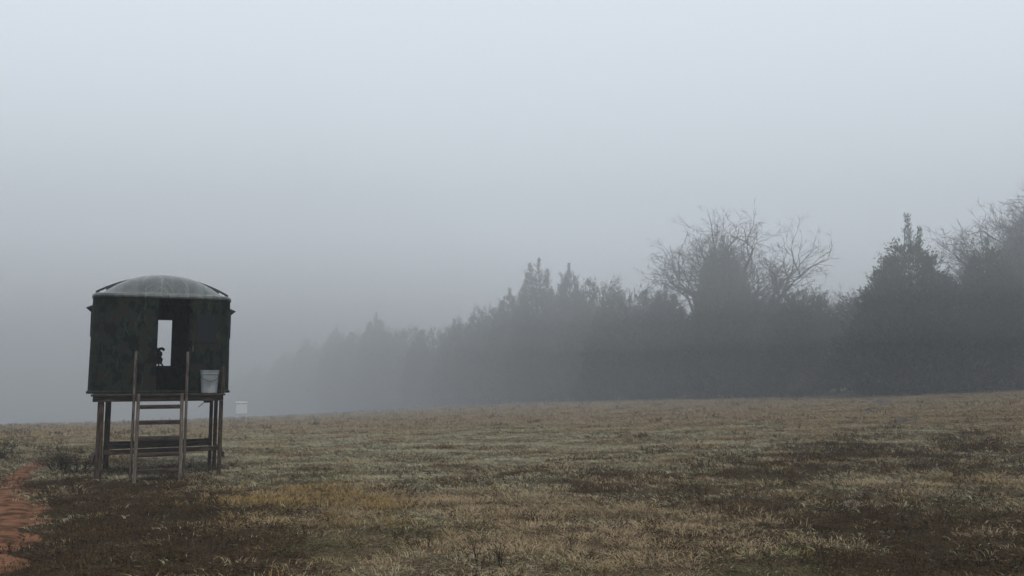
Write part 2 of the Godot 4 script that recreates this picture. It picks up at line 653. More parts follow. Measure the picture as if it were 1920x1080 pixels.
func make_trees() -> void:
	# the tall cedar with a forked spire
	var big := cedar_mesh(8.1, 4.4, 0.82, 0.2, [[Vector3(0, 7.0, 0), Vector3(0.04, 2.0, 0)], [Vector3(0.3, 6.7, 0.1), Vector3(0.3, 1.6, 0)], [Vector3(0.8, 6.0, 0), Vector3(0.55, 0.9, 0)], [Vector3(-0.7, 6.0, 0), Vector3(-0.4, 0.8, 0)]], 5600)
	plant("cedar_tree", big, "crown", on_land(19.7, -42.0), 0.0, Vector3.ONE, "broad dark cedar with a tall forked spire rising above its neighbours", "tree")
	# bare oaks
	var oak_a := oak_mesh(12.6, 6, 0.0, 8)
	var oak_b := oak_mesh(10.5, 6, 0.01, 8)
	var oak_c := oak_mesh(8.0, 5, 0.04, 8)
	plant("oak_tree", oak_a, "crown", on_land(15.3, -57.5), 0.6, Vector3(1.15, 1.0, 1.15), "large bare oak spreading crooked limbs above a dense cedar", "tree")
	plant("oak_tree", oak_b, "crown", on_land(28.0, -47.0), 2.2, Vector3(1.15, 1.05, 1.15), "tall twiggy oak standing on the far side of the forked cedar", "tree")
	plant("oak_tree", oak_b, "crown", on_land(31.5, -47.5), 4.0, Vector3(1.15, 1.1, 1.15), "tall twiggy oak at the end of the tree line", "tree")
	var og := "leafless oaks among the cedars"
	var ol := "small leafless oak with brown twigs wedged between cedars"
	for s in [[21.4, -54.0, 0.97, 1.0], [17.3, -53.0, 1.0, 3.0], [11.6, -61.5, 1.15, 5.0], [9.5, -64.0, 1.1, 0.3], [24.4, -50.0, 1.05, 2.0], [-12.0, -107.0, 1.2, 1.4], [-32.0, -146.0, 1.6, 1.0], [-23.0, -126.0, 1.45, 4.0]]:
		plant("oak_tree", oak_c, "crown", on_land(s[0], s[1]), s[3], Vector3.ONE * s[2], ol, "tree", og)
	# cedar kinds: slim, broad, ragged, round-topped
	var slim := cedar_mesh(10.0, 2.1, 0.7, 0.2, [[Vector3(0, 9.0, 0), Vector3(0, 1.1, 0)]], 3800)
	var broad := cedar_mesh(9.0, 3.2, 0.75, 0.3, [[Vector3(0, 8.1, 0), Vector3(0.1, 1.0, 0)], [Vector3(0.5, 7.6, 0), Vector3(0.2, 0.8, 0)]], 4600)
	var ragged := cedar_mesh(10.0, 2.7, 0.55, 0.25, [[Vector3(-0.5, 8.6, 0), Vector3(-0.1, 1.2, 0)], [Vector3(0.15, 8.9, 0), Vector3(0.1, 1.3, 0)], [Vector3(0.8, 8.3, 0.1), Vector3(0.15, 1.1, 0)]], 4600)
	var dome := cedar_mesh(8.0, 3.4, 0.45, 0.35, [], 4600)
	var kinds := [slim, broad, ragged, dome]
	var bush := bush_mesh()
	var bush2 := bush_mesh()
	var tall := [10.0, 9.1, 10.2, 8.0]
	# named individuals: kind, x, z, height, width factor
	plant("cedar_tree", broad, "crown", on_land(13.5, -54.0), 1.1, Vector3(1.05, 1.14, 1.05), "dense pointed cedar standing before the large bare oak", "tree")
	plant("cedar_tree", ragged, "crown", on_land(2.3, -80.0), 0.2, Vector3(1.15, 1.34, 1.15), "tallest ragged cedar with several spires in the fading tree line", "tree")
	plant("cedar_tree", broad, "crown", on_land(5.3, -78.0), 2.0, Vector3(1.0, 1.39, 1.0), "pointed cedar between the several-spired cedar and a round-topped one", "tree")
	plant("cedar_tree", dome, "crown", on_land(7.9, -74.0), 0.5, Vector3(1.05, 1.42, 1.05), "wide round-topped cedar beside a pointed cedar", "tree")
	plant("cedar_tree", broad, "crown", on_land(-18.9, -118.0), 0.5, Vector3(1.35, 1.48, 1.35), "faint pointed cedar standing above its neighbours deep in the fog", "tree")
	var cg := "cedars of the foggy tree line"
	var forms := ["slim pointed", "broad pointed", "ragged", "bushy round-topped"]
	for s in [[1, 23.1, -41.0, 7.4], [3, 25.8, -41.5, 6.6], [1, 26.8, -43.5, 8.4], [3, 29.0, -43.0, 7.6], [3, 17.2, -51.0, 6.9], [1, 10.9, -60.0, 8.2], [3, 9.0, -65.0, 9.2], [3, 20.4, -49.0, 6.2], [3, 15.4, -54.5, 7.2], [1, -0.3, -84.0, 11.4], [3, -1.9, -88.0, 10.9], [3, -4.2, -92.0, 10.1], [1, -6.6, -96.0, 9.8], [3, -9.2, -100.0, 9.9], [3, -14.4, -112.0, 11.6], [3, -16.6, -114.0, 11.4], [3, -21.2, -122.0, 12.2], [3, -24.6, -128.0, 12.4], [1, -28.9, -140.0, 14.3], [3, -34.3, -150.0, 14.0], [3, -40.0, -160.0, 12.8], [1, -46.2, -172.0, 12.4], [3, -53.1, -185.0, 11.8], [3, -61.1, -200.0, 10.8], [3, -69.0, -215.0, 10.2]]:
		var k: int = s[0]
		var sc: float = s[3] / tall[k]
		var wide: float = clampf(sc, 0.9, 1.35) * (1.0 + maxf(0.0, -s[2] - 100.0) * 0.004)
		plant("cedar_tree", kinds[k], "crown", on_land(s[1], s[2]), rng.randf() * TAU, Vector3(wide, sc, wide), forms[k] + " cedar " + whereabouts(s[2]), "tree", cg)
	# the wood's edge and the rows behind it
	var edge := [Vector2(31, -37.5), Vector2(24.5, -38.5), Vector2(19.0, -40.5), Vector2(15.5, -47), Vector2(12.6, -52.5), Vector2(8.8, -61.5), Vector2(3.5, -75), Vector2(-3.0, -87), Vector2(-10.5, -101), Vector2(-20, -118), Vector2(-33, -146), Vector2(-58, -195)]
	var sg := "young cedars along the edge of the wood"
	var bg := "leafless thicket bushes at the foot of the trees"
	for i in edge.size() - 1:
		var a: Vector2 = edge[i]
		var b: Vector2 = edge[i + 1]
		var d := (b - a).normalized()
		var back := Vector2(d.y, -d.x)
		if back.y > 0.0:
			back = -back
		var far := absf(a.y) / 45.0
		var n := int(ceil(a.distance_to(b) / (1.9 + far * 0.9)))
		for j in n:
			var p := a.lerp(b, (j + rng.randf()) / n)
			var q := p + back * rng.randf_range(1.0, 4.0)
			var hh := rng.randf_range(3.6, 5.8) * (0.9 + far * 0.18)
			var k := rng.randi() % 4
			var w := clampf(hh / 7.0, 0.62, 1.2)
			plant("cedar_tree", kinds[k], "crown", on_land(q.x, q.y), rng.randf() * TAU, Vector3(w, hh / tall[k], w), "young low cedar at the wood's edge " + whereabouts(q.y), "tree", sg)
			for extra in 3:
				q = p + back * (rng.randf_range(-0.4, 1.6) if extra < 2 else rng.randf_range(3.0, 7.0))
				plant("bush", bush if rng.randf() < 0.5 else bush2, "foliage", on_land(q.x, q.y), rng.randf() * TAU, Vector3.ONE * rng.randf_range(0.55, 1.1) * (0.9 + far * 0.15), "leafless brown bush " + whereabouts(q.y), "bush", bg)

func whereabouts(z: float) -> String:
	if z > -48.0:
		return "beside the cedar with the forked spire"
	if z > -68.0:
		return "beside the large bare oak"
	if z > -92.0:
		return "beside the several-spired cedar"
	if z > -125.0:
		return "half lost in the fog of the tree line"
	return "barely showing where the tree line fades out"

func on_land(x: float, z: float) -> Vector3:
	return Vector3(x, ground_y(x, z), z)

# ------------------------------------------------------------------ the raised blind
const SA := 1.075
const SB := 0.95
const SN := 6.0

func rim(phi: float, k: float, nn := SN) -> Vector3:
	var cx := cos(phi)
	var cz := sin(phi)
	return Vector3(SA * k * signf(cx) * pow(absf(cx), 2.0 / nn), 0, SB * k * signf(cz) * pow(absf(cz), 2.0 / nn))

func make_shell(y0: float) -> MB:
	var mb := MB.new()
	# openings: [+1 front / -1 back, x0, x1, y0, y1]
	var holes := [[1, -0.07, 0.42, 0.05, 1.53], [-1, -0.32, 0.17, 0.455, 1.28]]
	var phis: Array = []
	for k in 120:
		phis.append(TAU * k / 120.0)
	var rows := [0.0, 0.03, 0.06, 0.3, 0.6, 0.9, 1.2, 1.56]
	for h in holes:
		for x in [h[1], h[2]]:
			var cc := signf(x) * pow(absf(x) / SA, SN / 2.0)
			phis.append(acos(cc) if h[0] > 0 else TAU - acos(cc))
		for y in [h[3], h[4]]:
			rows.append(y)
	phis.sort()
	rows.sort()
	var scale_at := func(y: float) -> float:
		return 1.018 if y < 0.04 else lerpf(1.0, 0.985, y / 1.56)
	var inside := func(ph: float, y: float) -> bool:
		for h in holes:
			var p := rim(ph, 1.0)
			if signf(p.z) == h[0] and absf(p.z) > 0.4 and p.x > h[1] and p.x < h[2] and y > h[3] and y < h[4]:
				return true
		return false
	var np := phis.size()
	var keep: Array = []
	for i in np:
		var col: Array = []
		var pm: float = (phis[i] + (phis[i + 1] if i + 1 < np else TAU + phis[0])) * 0.5
		for j in rows.size() - 1:
			col.append(not inside.call(pm, (rows[j] + rows[j + 1]) * 0.5))
		keep.append(col)
	var pt := func(i: int, j: int, inner: bool) -> Vector3:
		var p := rim(phis[i % np], scale_at.call(rows[j]) - (0.03 if inner else 0.0))
		p.y = y0 + rows[j]
		return p
	for i in np:
		if absf(phis[(i + 1) % np] - phis[i]) < 1e-5:
			continue
		for j in rows.size() - 1:
			if rows[j + 1] - rows[j] < 1e-5 or not keep[i][j]:
				continue
			var a: Vector3 = pt.call(i, j, false)
			var b: Vector3 = pt.call(i + 1, j, false)
			var c: Vector3 = pt.call(i + 1, j + 1, false)
			var d: Vector3 = pt.call(i, j + 1, false)
			var ai: Vector3 = pt.call(i, j, true)
			var bi: Vector3 = pt.call(i + 1, j, true)
			var ci: Vector3 = pt.call(i + 1, j + 1, true)
			var di: Vector3 = pt.call(i, j + 1, true)
			mb.quad(a, b, c, d)
			mb.quad(ai, di, ci, bi)
			if j == 0 or not keep[i][j - 1]:
				mb.quad(a, ai, bi, b)
			if j == rows.size() - 2 or not keep[i][j + 1]:
				mb.quad(d, c, ci, di)
			if not keep[(i + 1) % np][j]:
				mb.quad(b, bi, ci, c)
			if not keep[(i + np - 1) % np][j]:
				mb.quad(a, d, di, ai)
	return mb

func make_roof(y0: float) -> MB:
	var mb := MB.new()
	var prof: Array = [[0.97, 1.53, 6.0], [0.996, 1.53, 6.0], [1.001, 1.555, 6.0], [0.992, 1.585, 6.0], [0.96, 1.603, 5.5], [0.90, 1.615, 4.6]]
	for k in 13:
		var s := 0.88 * (1.0 - k / 12.0)
		prof.append([maxf(s, 0.004), 1.625 + 0.365 * (1.0 - pow(s / 0.88, 2.3)), lerpf(3.6, 2.2, k / 12.0)])
	for i in prof.size() - 1:
		for k in 96:
			var a := rim(TAU * k / 96.0, prof[i][0], prof[i][2])
			var b := rim(TAU * (k + 1) / 96.0, prof[i][0], prof[i][2])
			var c := rim(TAU * (k + 1) / 96.0, prof[i + 1][0], prof[i + 1][2])
			var d := rim(TAU * k / 96.0, prof[i + 1][0], prof[i + 1][2])
			a.y = y0 + prof[i][1]; b.y = a.y
			c.y = y0 + prof[i + 1][1]; d.y = c.y
			mb.quad(a, b, c, d)
	return mb

func bar(called: String, a: Vector3, b: Vector3, w: float, t: float, m: Material, parent: Node, up := Vector3.UP, label := "") -> MeshInstance3D:
	# a sawn board from a to b: w across (the direction nearest up), t the other way
	var d := (b - a).normalized()
	var side := d.cross(up).normalized()
	var u := side.cross(d).normalized()
	var mb := MB.new()
	mb.box(Vector3(a.distance_to(b), w, t), Transform3D(Basis(d, u, side), (a + b) * 0.5), 0.005)
	var o := part(called, mb, m, parent)
	if label:
		o.set_meta("label", label)
	return o

func make_blind() -> void:
	var turn := 0.393
	var centre := Vector3(-5.978, 0, -14.567)
	var foot := -0.16
	var b := thing("hunting_blind", "dark green camouflage hunting blind with a domed roof raised on wooden posts", "hunting blind", Vector3(centre.x, foot, centre.z), turn)
	var y0 := 1.34
	part("shell", make_shell(y0), mats.camo, b)
	var roof := part("roof", make_roof(y0), mats.camo_roof_skylit, b)
	# arched rib over the roof, open at its two ends
	var mb := MB.new()
	var xs: Array = []
	for k in 41:
		xs.append(-1.06 + 2.12 * k / 40.0)
	for k in 40:
		var xa: float = xs[k]
		var xb: float = xs[k + 1]
		var ta := y0 + 2.0 - 0.30 * pow(absf(xa) / 1.06, 2.0)
		var tb := y0 + 2.0 - 0.30 * pow(absf(xb) / 1.06, 2.0)
		var low := y0 + 1.61
		var m := absf((xa + xb) * 0.5)
		var la := low if m < 0.9 or m > 1.03 else ta - 0.035
		var lb := low if m < 0.9 or m > 1.03 else tb - 0.035
		for z in [-0.16, -0.10]:
			if z > -0.13:
				mb.quad(Vector3(xa, la, z), Vector3(xb, lb, z), Vector3(xb, tb, z), Vector3(xa, ta, z))
			else:
				mb.quad(Vector3(xa, ta, z), Vector3(xb, tb, z), Vector3(xb, lb, z), Vector3(xa, la, z))
		mb.quad(Vector3(xa, ta, -0.10), Vector3(xb, tb, -0.10), Vector3(xb, tb, -0.16), Vector3(xa, ta, -0.16))
		mb.quad(Vector3(xa, la, -0.16), Vector3(xb, lb, -0.16), Vector3(xb, lb, -0.10), Vector3(xa, la, -0.10))
	part("roof_rib", mb, mats.dark_metal, roof)
	# door leaf folded back on the wall beside the doorway
	mb = MB.new()
	mb.box(Vector3(0.46, 1.40, 0.028), Transform3D(Basis.IDENTITY.rotated(Vector3.UP, 0.10), Vector3(0.665, y0 + 0.77, 0.945)), 0.012)
	var door := part("door", mb, mats.door, b)
	mb = MB.new()
	mb.box(Vector3(0.30, 0.46, 0.012), Transform3D(Basis.IDENTITY.rotated(Vector3.UP, 0.10), Vector3(0.668, y0 + 1.05, 0.968)), 0.004)
	part("window", mb, mats.pane, door)
	mb = MB.new()
	mb.box(Vector3(0.025, 0.09, 0.03), Transform3D(Basis.IDENTITY, Vector3(0.47, y0 + 0.72, 0.985)), 0.006)
	part("door_handle", mb, mats.dark_metal, door)
	for y in [0.25, 0.75, 1.3]:
		mb = MB.new()
		mb.tube([Vector3(0.427, y0 + y, 0.975), Vector3(0.427, y0 + y + 0.09, 0.975)], [0.012, 0.012], 8)
		part("hinge", mb, mats.dark_metal, b)
	# side windows with rain visors
	for s in [-1.0, 1.0]:
		mb = MB.new()
		mb.box(Vector3(0.02, 0.42, 0.8), Transform3D(Basis.IDENTITY, Vector3(s * 1.072, y0 + 1.12, 0)), 0.005)
		part("window", mb, mats.pane, b)
		mb = MB.new()
		mb.quad(Vector3(s * 1.05, y0 + 1.42, 0.48), Vector3(s * 1.05, y0 + 1.42, -0.48), Vector3(s * 1.155, y0 + 1.375, -0.48), Vector3(s * 1.155, y0 + 1.375, 0.48))
		mb.quad(Vector3(s * 1.05, y0 + 1.36, 0.48), Vector3(s * 1.05, y0 + 1.36, -0.48), Vector3(s * 1.155, y0 + 1.375, -0.48), Vector3(s * 1.155, y0 + 1.375, 0.48))
		for z in [0.48, -0.48]:
			mb.tri(Vector3(s * 1.05, y0 + 1.42, z), Vector3(s * 1.155, y0 + 1.375, z), Vector3(s * 1.05, y0 + 1.36, z))
		part("window_visor", mb, mats.black, b)
	# sill shelf under the back window
	mb = MB.new()
	mb.box(Vector3(0.7, 0.025, 0.18), Transform3D(Basis.IDENTITY, Vector3(-0.08, y0 + 0.43, -0.80)), 0.004)
	part("window_sill", mb, mats.black, b)
	# deck boards
	for k in 15:
		var z := -0.93 + k * 0.147
		mb = MB.new()
		var xr := 0.965 + 0.012 * sin(k * 3.7)
		mb.box(Vector3(xr * 2.0, 0.03, 0.138), Transform3D(Basis.IDENTITY, Vector3(0, y0 - 0.017, z)), 0.004)
		part("deck_board", mb, mats.wood_across, b)
	# joists round the deck
	for z in [-0.93, 0.12, 1.135]:
		bar("joist", Vector3(-0.95, y0 - 0.075, z), Vector3(0.95, y0 - 0.075, z), 0.085, 0.04, mats.wood_across, b)
	for s in [-1.0, 1.0]:
		bar("joist", Vector3(s * 0.925, y0 - 0.075, -0.905), Vector3(s * 0.925, y0 - 0.075, 1.11), 0.085, 0.04, mats.wood_up, b)
	# posts
	for p in [[-0.835, 1.06, 0.09], [0.925, 1.06, 0.06], [-0.82, -0.86, 0.09], [0.885, -0.86, 0.06], [0.908, 0.05, 0.06]]:
		bar("post", Vector3(p[0], -0.35, p[1]), Vector3(p[0], y0 - 0.122, p[1]), p[2], p[2], mats.wood_up, b, Vector3.BACK)
	bar("corner_upright", Vector3(0.945, y0 + 0.002, 1.10), Vector3(0.945, y0 + 0.43, 1.10), 0.06, 0.05, mats.wood_up, b, Vector3.BACK)
	# low rails between the posts
	for r in [[-0.86, 0.44, 0.065], [0.05, 0.45, 0.07], [1.0, 0.44, 0.075]]:
		bar("rail", Vector3(-0.78, r[1] + 0.0, r[0]), Vector3(0.86, r[1] + 0.015, r[0]), r[2], 0.04, mats.wood_across, b)
	for s in [-1.0, 1.0]:
		bar("rail", Vector3(0.03 + s * 0.95, 0.36, -0.9), Vector3(0.03 + s * 0.95, 0.36, 1.1), 0.08, 0.035, mats.wood_up, b)
	mb = MB.new()
	mb.tube([Vector3(0.86, y0 - 0.12, -0.80), Vector3(0.66, y0 - 0.29, -0.80)], [0.006, 0.006], 6)
	part("brace_wire", mb, mats.dark_metal, b)
	mb = MB.new()
	mb.box(Vector3(0.11, 0.1, 0.11), Transform3D(Basis.IDENTITY, Vector3(0.80, y0 - 0.16, -0.80)), 0.01)
	part("bracket", mb, mats.dark_metal, b)

	# steps up to the doorway
	var st := thing("wooden_steps", "weathered wooden steps with tall handrail posts leading up to the blind's doorway", "steps", Vector3(centre.x, foot, centre.z), turn)
	var cx := 0.01
	var top := Vector3(cx, y0 - 0.02, 1.21)
	var low := Vector3(cx, -0.12, 1.86)
	for s in [-1.0, 1.0]:
		bar("stringer", low + Vector3(s * 0.315, 0, 0), top + Vector3(s * 0.315, 0, 0), 0.14, 0.05, mats.wood_grey, st)
		bar("handrail_post", Vector3(cx + s * 0.383, -0.3, 1.34), Vector3(cx + s * 0.375, y0 + 0.66, 1.27), 0.07, 0.04, mats.wood_grey, st, Vector3.BACK)
	for k in 5:
		var u := (k + 0.8) / 6.15
		var p := top.lerp(low, u)
		mb = MB.new()
		mb.box(Vector3(0.585, 0.052, 0.15), Transform3D(Basis.IDENTITY.rotated(Vector3.RIGHT, 0.05), p + Vector3(0, 0.01, 0.0)), 0.005)
		part("tread", mb, mats.wood_across, st)

	# bucket on the deck's corner
	var t := Transform3D(Basis(Vector3.UP, turn), Vector3(centre.x, foot, centre.z))
	var bp := t * Vector3(0.735, y0 + 0.0, 1.055)
	var bk := thing("bucket", "pale plastic bucket standing on the blind's deck beside the doorway", "bucket", bp, turn)
	mb = MB.new()
	mb.lathe([Vector2(0.0, 0.004), Vector2(0.118, 0.004), Vector2(0.122, 0.012), Vector2(0.141, 0.30), Vector2(0.149, 0.302), Vector2(0.15, 0.312), Vector2(0.143, 0.314), Vector2(0.145, 0.355), Vector2(0.152, 0.357), Vector2(0.152, 0.370), Vector2(0.139, 0.370), Vector2(0.116, 0.02), Vector2(0.0, 0.02)], 40)
	part("pail", mb, mats.bucket, bk)
	mb = MB.new()
	var hp: Array = []
	var hr: Array = []
	for k in 17:
		var a := PI * k / 16.0
		hp.append(Vector3(cos(a) * 0.152, 0.325 - sin(a) * 0.13, 0.03 + sin(a) * 0.125))
		hr.append(0.0035)
	mb.tube(hp, hr, 6)
	part("handle", mb, mats.dark_metal, bk)

	# rest standing on the sill of the back window
	var gp := t * Vector3(-0.035, y0 + 0.444, -0.81)
	var gr := thing("gun_rest", "dark knobbly rest with a hooked top seen through the blind's doorway", "gun rest", gp, turn)
	mb = MB.new()
	for s in [-1.0, 1.0]:
		mb.tube([Vector3(s * 0.075, 0.006, 0.03), Vector3(s * 0.04, 0.05, 0), Vector3(0, 0.085, 0)], [0.014, 0.018, 0.03], 8)
	mb.tube([Vector3(0, 0.006, -0.06), Vector3(0, 0.05, -0.03), Vector3(0, 0.085, 0)], [0.014, 0.018, 0.03], 8)
	part("tripod_foot", mb, mats.black, gr)
	mb = MB.new()
	mb.lathe([Vector2(0, 0.05), Vector2(0.055, 0.065), Vector2(0.07, 0.12), Vector2(0.055, 0.155), Vector2(0.04, 0.17), Vector2(0.055, 0.195), Vector2(0.058, 0.24), Vector2(0.035, 0.27), Vector2(0.0, 0.28)], 14)
	part("body", mb, mats.black, gr)
	mb = MB.new()
	mb.tube([Vector3(-0.005, 0.24, 0), Vector3(-0.012, 0.285, 0), Vector3(0.012, 0.315, 0), Vector3(0.05, 0.318, 0), Vector3(0.075, 0.30, 0), Vector3(0.07, 0.275, 0)], [0.035, 0.032, 0.026, 0.026, 0.026, 0.016], 9)
	part("hook", mb, mats.black, gr)
	mb = MB.new()
	mb.tube([Vector3(-0.03, 0.30, 0), Vector3(-0.035, 0.335, 0)], [0.02, 0.01], 8)
	part("knob", mb, mats.black, gr)

# ------------------------------------------------------------------ small things on the field
func make_small_things() -> void:
	# white box on short legs in the field behind the blind
	var p := Vector3(-15.1, 0, -48.0)
	p.y = ground_y(p.x, p.z)
	var f := thing("feed_box", "small pale square box on short legs standing alone in the fog behind the blind", "feeder", p, 0.31)
	var mb := MB.new()
	var low := 0.42
	mb.box(Vector3(0.60, 0.60, 0.55), Transform3D(Basis.IDENTITY, Vector3(0, low + 0.30, 0)), 0.02)
	part("box_body", mb, mats.white_paint, f)
	mb = MB.new()
	mb.box(Vector3(0.65, 0.06, 0.60), Transform3D(Basis.IDENTITY, Vector3(0, low + 0.632, 0)), 0.015)
	part("lid", mb, mats.white_paint, f)
	for s in [[-1, -1], [1, -1], [-1, 1], [1, 1]]:
		bar("leg", Vector3(s[0] * 0.25, -0.1, s[1] * 0.22), Vector3(s[0] * 0.25, low + 0.01, s[1] * 0.22), 0.018, 0.018, mats.white_paint, f, Vector3.BACK)
	# low dark brush beside the blind's posts
	var dark := Color(0.04, 0.03, 0.022)
	var kinds := [bush_mesh(12, 0.07, dark), bush_mesh(12, 0.07, dark)]
	var labels := ["low dark bush growing beside the blind's corner post", "low dark bush at the rim of the clay track near the blind", "low sprawling brush across the clay track from the blind", "low brush on the slope across the clay track from the blind"]
	var k := 0
	for s in [[-7.35, -14.6, 0.19], [-7.95, -15.2, 0.17], [-10.3, -17.2, 0.22], [-12.2, -18.4, 0.26]]:
		plant("bush", kinds[k % 2], "foliage", on_land(s[0], s[1]), k * 1.7, Vector3(s[2] * 1.7, s[2], s[2] * 1.7), labels[k], "bush")
		k += 1
	# dead weeds standing above the grass
	var weeds := [weed_mesh(), weed_mesh(), weed_mesh()]
	k = 0
	for s in [[-0.3, -7.15, 0.85], [-0.1, -6.95, 1.0], [0.5, -7.6, 0.7], [1.15, -7.1, 0.6], [-0.75, -7.9, 0.6], [2.3, -9.6, 0.7]]:
		var o := part("dead_weed", MB.new() if false else weeds[k % 3], mats.bark, self)
		o.position = on_land(s[0], s[1])
		o.rotation.y = k * 2.3
		o.scale = Vector3.ONE * s[2] * 0.62
		tag(o, "dark dry weed stalk standing above the grass", "weed", "dead weeds standing in the field")
		k += 1
	# earth mounds
	var mounds := [[15.1, -35.0, 0.75, 0.16, "low dark earth mound near the foot of the forked cedar"], [10.7, -23.6, 0.42, 0.12, "small earth mound in tan grass, apart from the trees"], [11.25, -23.9, 0.3, 0.08, "smallest earth mound, next to a slightly bigger one"], [3.83, -9.8, 0.26, 0.07, "pale reddish clay mound in the brown grass"]]
	for m in mounds:
		mb = MB.new()
		var rows: Array = []
		for i in 9:
			var row: Array = []
			for j in 24:
				var a := TAU * j / 24.0
				var u := i / 8.0
				var rr: float = m[2] * u * (1.0 + 0.25 * patchy.get_noise_2d(cos(a) * 20.0 + m[0] * 9.0, sin(a) * 20.0))
				var y: float = m[3] * (cos(u * PI) * 0.5 + 0.5) - 0.04 * u
				y += m[3] * 0.3 * hummock.get_noise_2d(cos(a) * rr * 12.0 + m[0], sin(a) * rr * 12.0) * (1.0 - u)
				row.append(Vector3(cos(a) * rr, y, sin(a) * rr))
			rows.append(row)
		for i in 8:
			for j in 24:
				mb.quad(rows[i][j], rows[i][(j + 1) % 24], rows[i + 1][(j + 1) % 24], rows[i + 1][j])
		var mm := plain(0.062, 0.052, 0.045, 0.95) if m[2] > 0.27 else plain(0.10, 0.07, 0.055, 0.95)
		mm.normal_enabled = true
		mm.normal_texture = noise_tex(0.08, [], 83, 256, 6.0)
		mm.uv1_triplanar = true
		var o := part("earth_mound", mb, mm, self)
		o.position = on_land(m[0], m[1])
		tag(o, m[4], "mound")

func weed_mesh() -> MB:
	var mb := MB.new()
	mb.col = Color(0.075, 0.056, 0.042)
	var tips: Array = []
	for k in 3:
		var d := (Vector3.UP + rand_dir() * 0.25).normalized()
		grow(mb, tips, Vector3(rng.randf_range(-0.04, 0.04), -0.03, rng.randf_range(-0.04, 0.04)), d, rng.randf_range(0.22, 0.34), 0.006, 3, 5, 0.12)
	for t in tips:
		for j in 3:
			var s := rand_dir() * 0.012
			var e := s.cross(rand_dir()).normalized() * 0.009
			mb.quad(t[0] - s, t[0] + e, t[0] + s, t[0] - e)
	return mb

# ------------------------------------------------------------------ grass
func tuft(blades: int, tall: float, spread: float, lean: float, wide: float, vary: float) -> ArrayMesh:
	var mb := MB.new()
	for b in blades:
		var a := rng.randf() * TAU
		var root := Vector3(cos(a), 0, sin(a)) * spread * sqrt(rng.randf())
		root.y = -0.03
		var a2 := a + rng.randf_range(-1.2, 1.2)
		var l := lean * rng.randf_range(0.3, 1.3)
		var h := tall * rng.randf_range(0.45, 1.1)
		var outw := Vector3(cos(a2), 0, sin(a2))
		var mid := root + Vector3(0, h * 0.6, 0) + outw * h * l * 0.35
		var tip := root + Vector3(0, h * (1.0 - 0.25 * l), 0) + outw * h * l
		var s := outw.cross(Vector3.UP).rotated(Vector3.UP, rng.randf_range(-1.2, 1.2)) * wide * rng.randf_range(0.6, 1.3)
		var k := 1.0 + rng.randf_range(-vary, vary)
		mb.col = Color(k, k * rng.randf_range(0.95, 1.04), k * rng.randf_range(0.9, 1.08))
		mb.quad(root - s * 0.7, root + s * 0.7, mid + s * 0.8, mid - s * 0.8)
		mb.tri(mid - s * 0.8, mid + s * 0.8, tip)
	return mb.mesh()

# dry forb: thin branching stalks with specks of seed heads
func forb(tall: float) -> ArrayMesh:
	var mb := MB.new()
	for b in 5:
		var a := rng.randf() * TAU
		var d := (Vector3(cos(a) * 0.45, 1, sin(a) * 0.45)).normalized()
		var p := Vector3(cos(a), 0, sin(a)) * 0.03 + Vector3(0, -0.03, 0)
		var h := tall * rng.randf_range(0.6, 1.1)
		var s := d.cross(rand_dir()).normalized() * 0.004
		mb.col = Color(1, 1, 1) * rng.randf_range(0.75, 1.2)
		mb.tri(p - s, p + s, p + d * h)
		for j in 7:
			var u := rng.randf_range(0.3, 1.0)
			var q := p + d * h * u
			var e := (d + rand_dir() * 0.9).normalized() * h * 0.25 * rng.randf_range(0.5, 1.2)
			var w := e.cross(rand_dir()).normalized() * 0.003
			mb.tri(q - w, q + w, q + e)
			var sp := rand_dir() * 0.008
			var sp2 := sp.cross(rand_dir()).normalized() * 0.006
			mb.quad(q + e - sp, q + e + sp2, q + e + sp, q + e - sp2)
	return mb.mesh()

# zones of what grows where: x, z, radius x, radius z, kind, strength
# kinds: 0 pinkish straw, 1 golden, 2 short green, 3 brown forbs, 4 grey-green mat
var zones := [
	[-0.2, -9.6, 2.2, 1.9, 0, 1.6], [1.7, -8.2, 1.3, 0.9, 0, 1.4], [0.6, -8.0, 1.4, 1.2, 0, 1.1], [-4.0, -8.7, 0.35, 0.3, 0, 2.0],
	[-2.5, -10.6, 1.4, 1.7, 1, 1.5], [-3.6, -11.4, 1.2, 1.3, 1, 1.0],
	[-1.35, -7.9, 0.7, 0.8, 2, 3.0], [1.5, -6.8, 1.0, 0.7, 2, 2.6], [-0.3, -6.4, 0.8, 0.6, 2, 0.7], [3.5, -12.2, 1.0, 0.8, 2, 1.0], [5.0, -9.8, 1.6, 0.9, 2, 1.1], [-3.0, -13.5, 1.2, 1.6, 2, 0.9],
	[1.4, -12.6, 1.3, 2.0, 3, 2.4], [5.9, -15.0, 3.0, 2.6, 3, 2.2], [9.0, -17.0, 3.0, 3.0, 3, 1.2], [4.1, -7.7, 2.0, 1.5, 3, 5.0], [2.8, -10.2, 1.3, 0.9, 3, 0.9],
	[-4.6, -9.6, 1.5, 2.6, 3, 6.0], [-3.6, -7.2, 1.6, 1.5, 3, 6.0], [-6.5, -12.8, 1.3, 1.6, 3, 3.5], [-2.2, -7.0, 0.8, 0.8, 3, 1.2], [-10.0, -17.0, 4.0, 4.0, 3, 1.0],
	[-2.0, -19.0, 7.0, 5.5, 4, 3.0], [-6.0, -23.0, 6.0, 7.0, 4, 2.4], [4.5, -23.0, 6.0, 5.0, 4, 2.2],
	[9.0, -38.0, 14.0, 14.0, 0, 2.4], [14.0, -27.0, 6.0, 5.0, 0, 2.0], [-4.0, -48.0, 18.0, 16.0, 0, 2.2]]

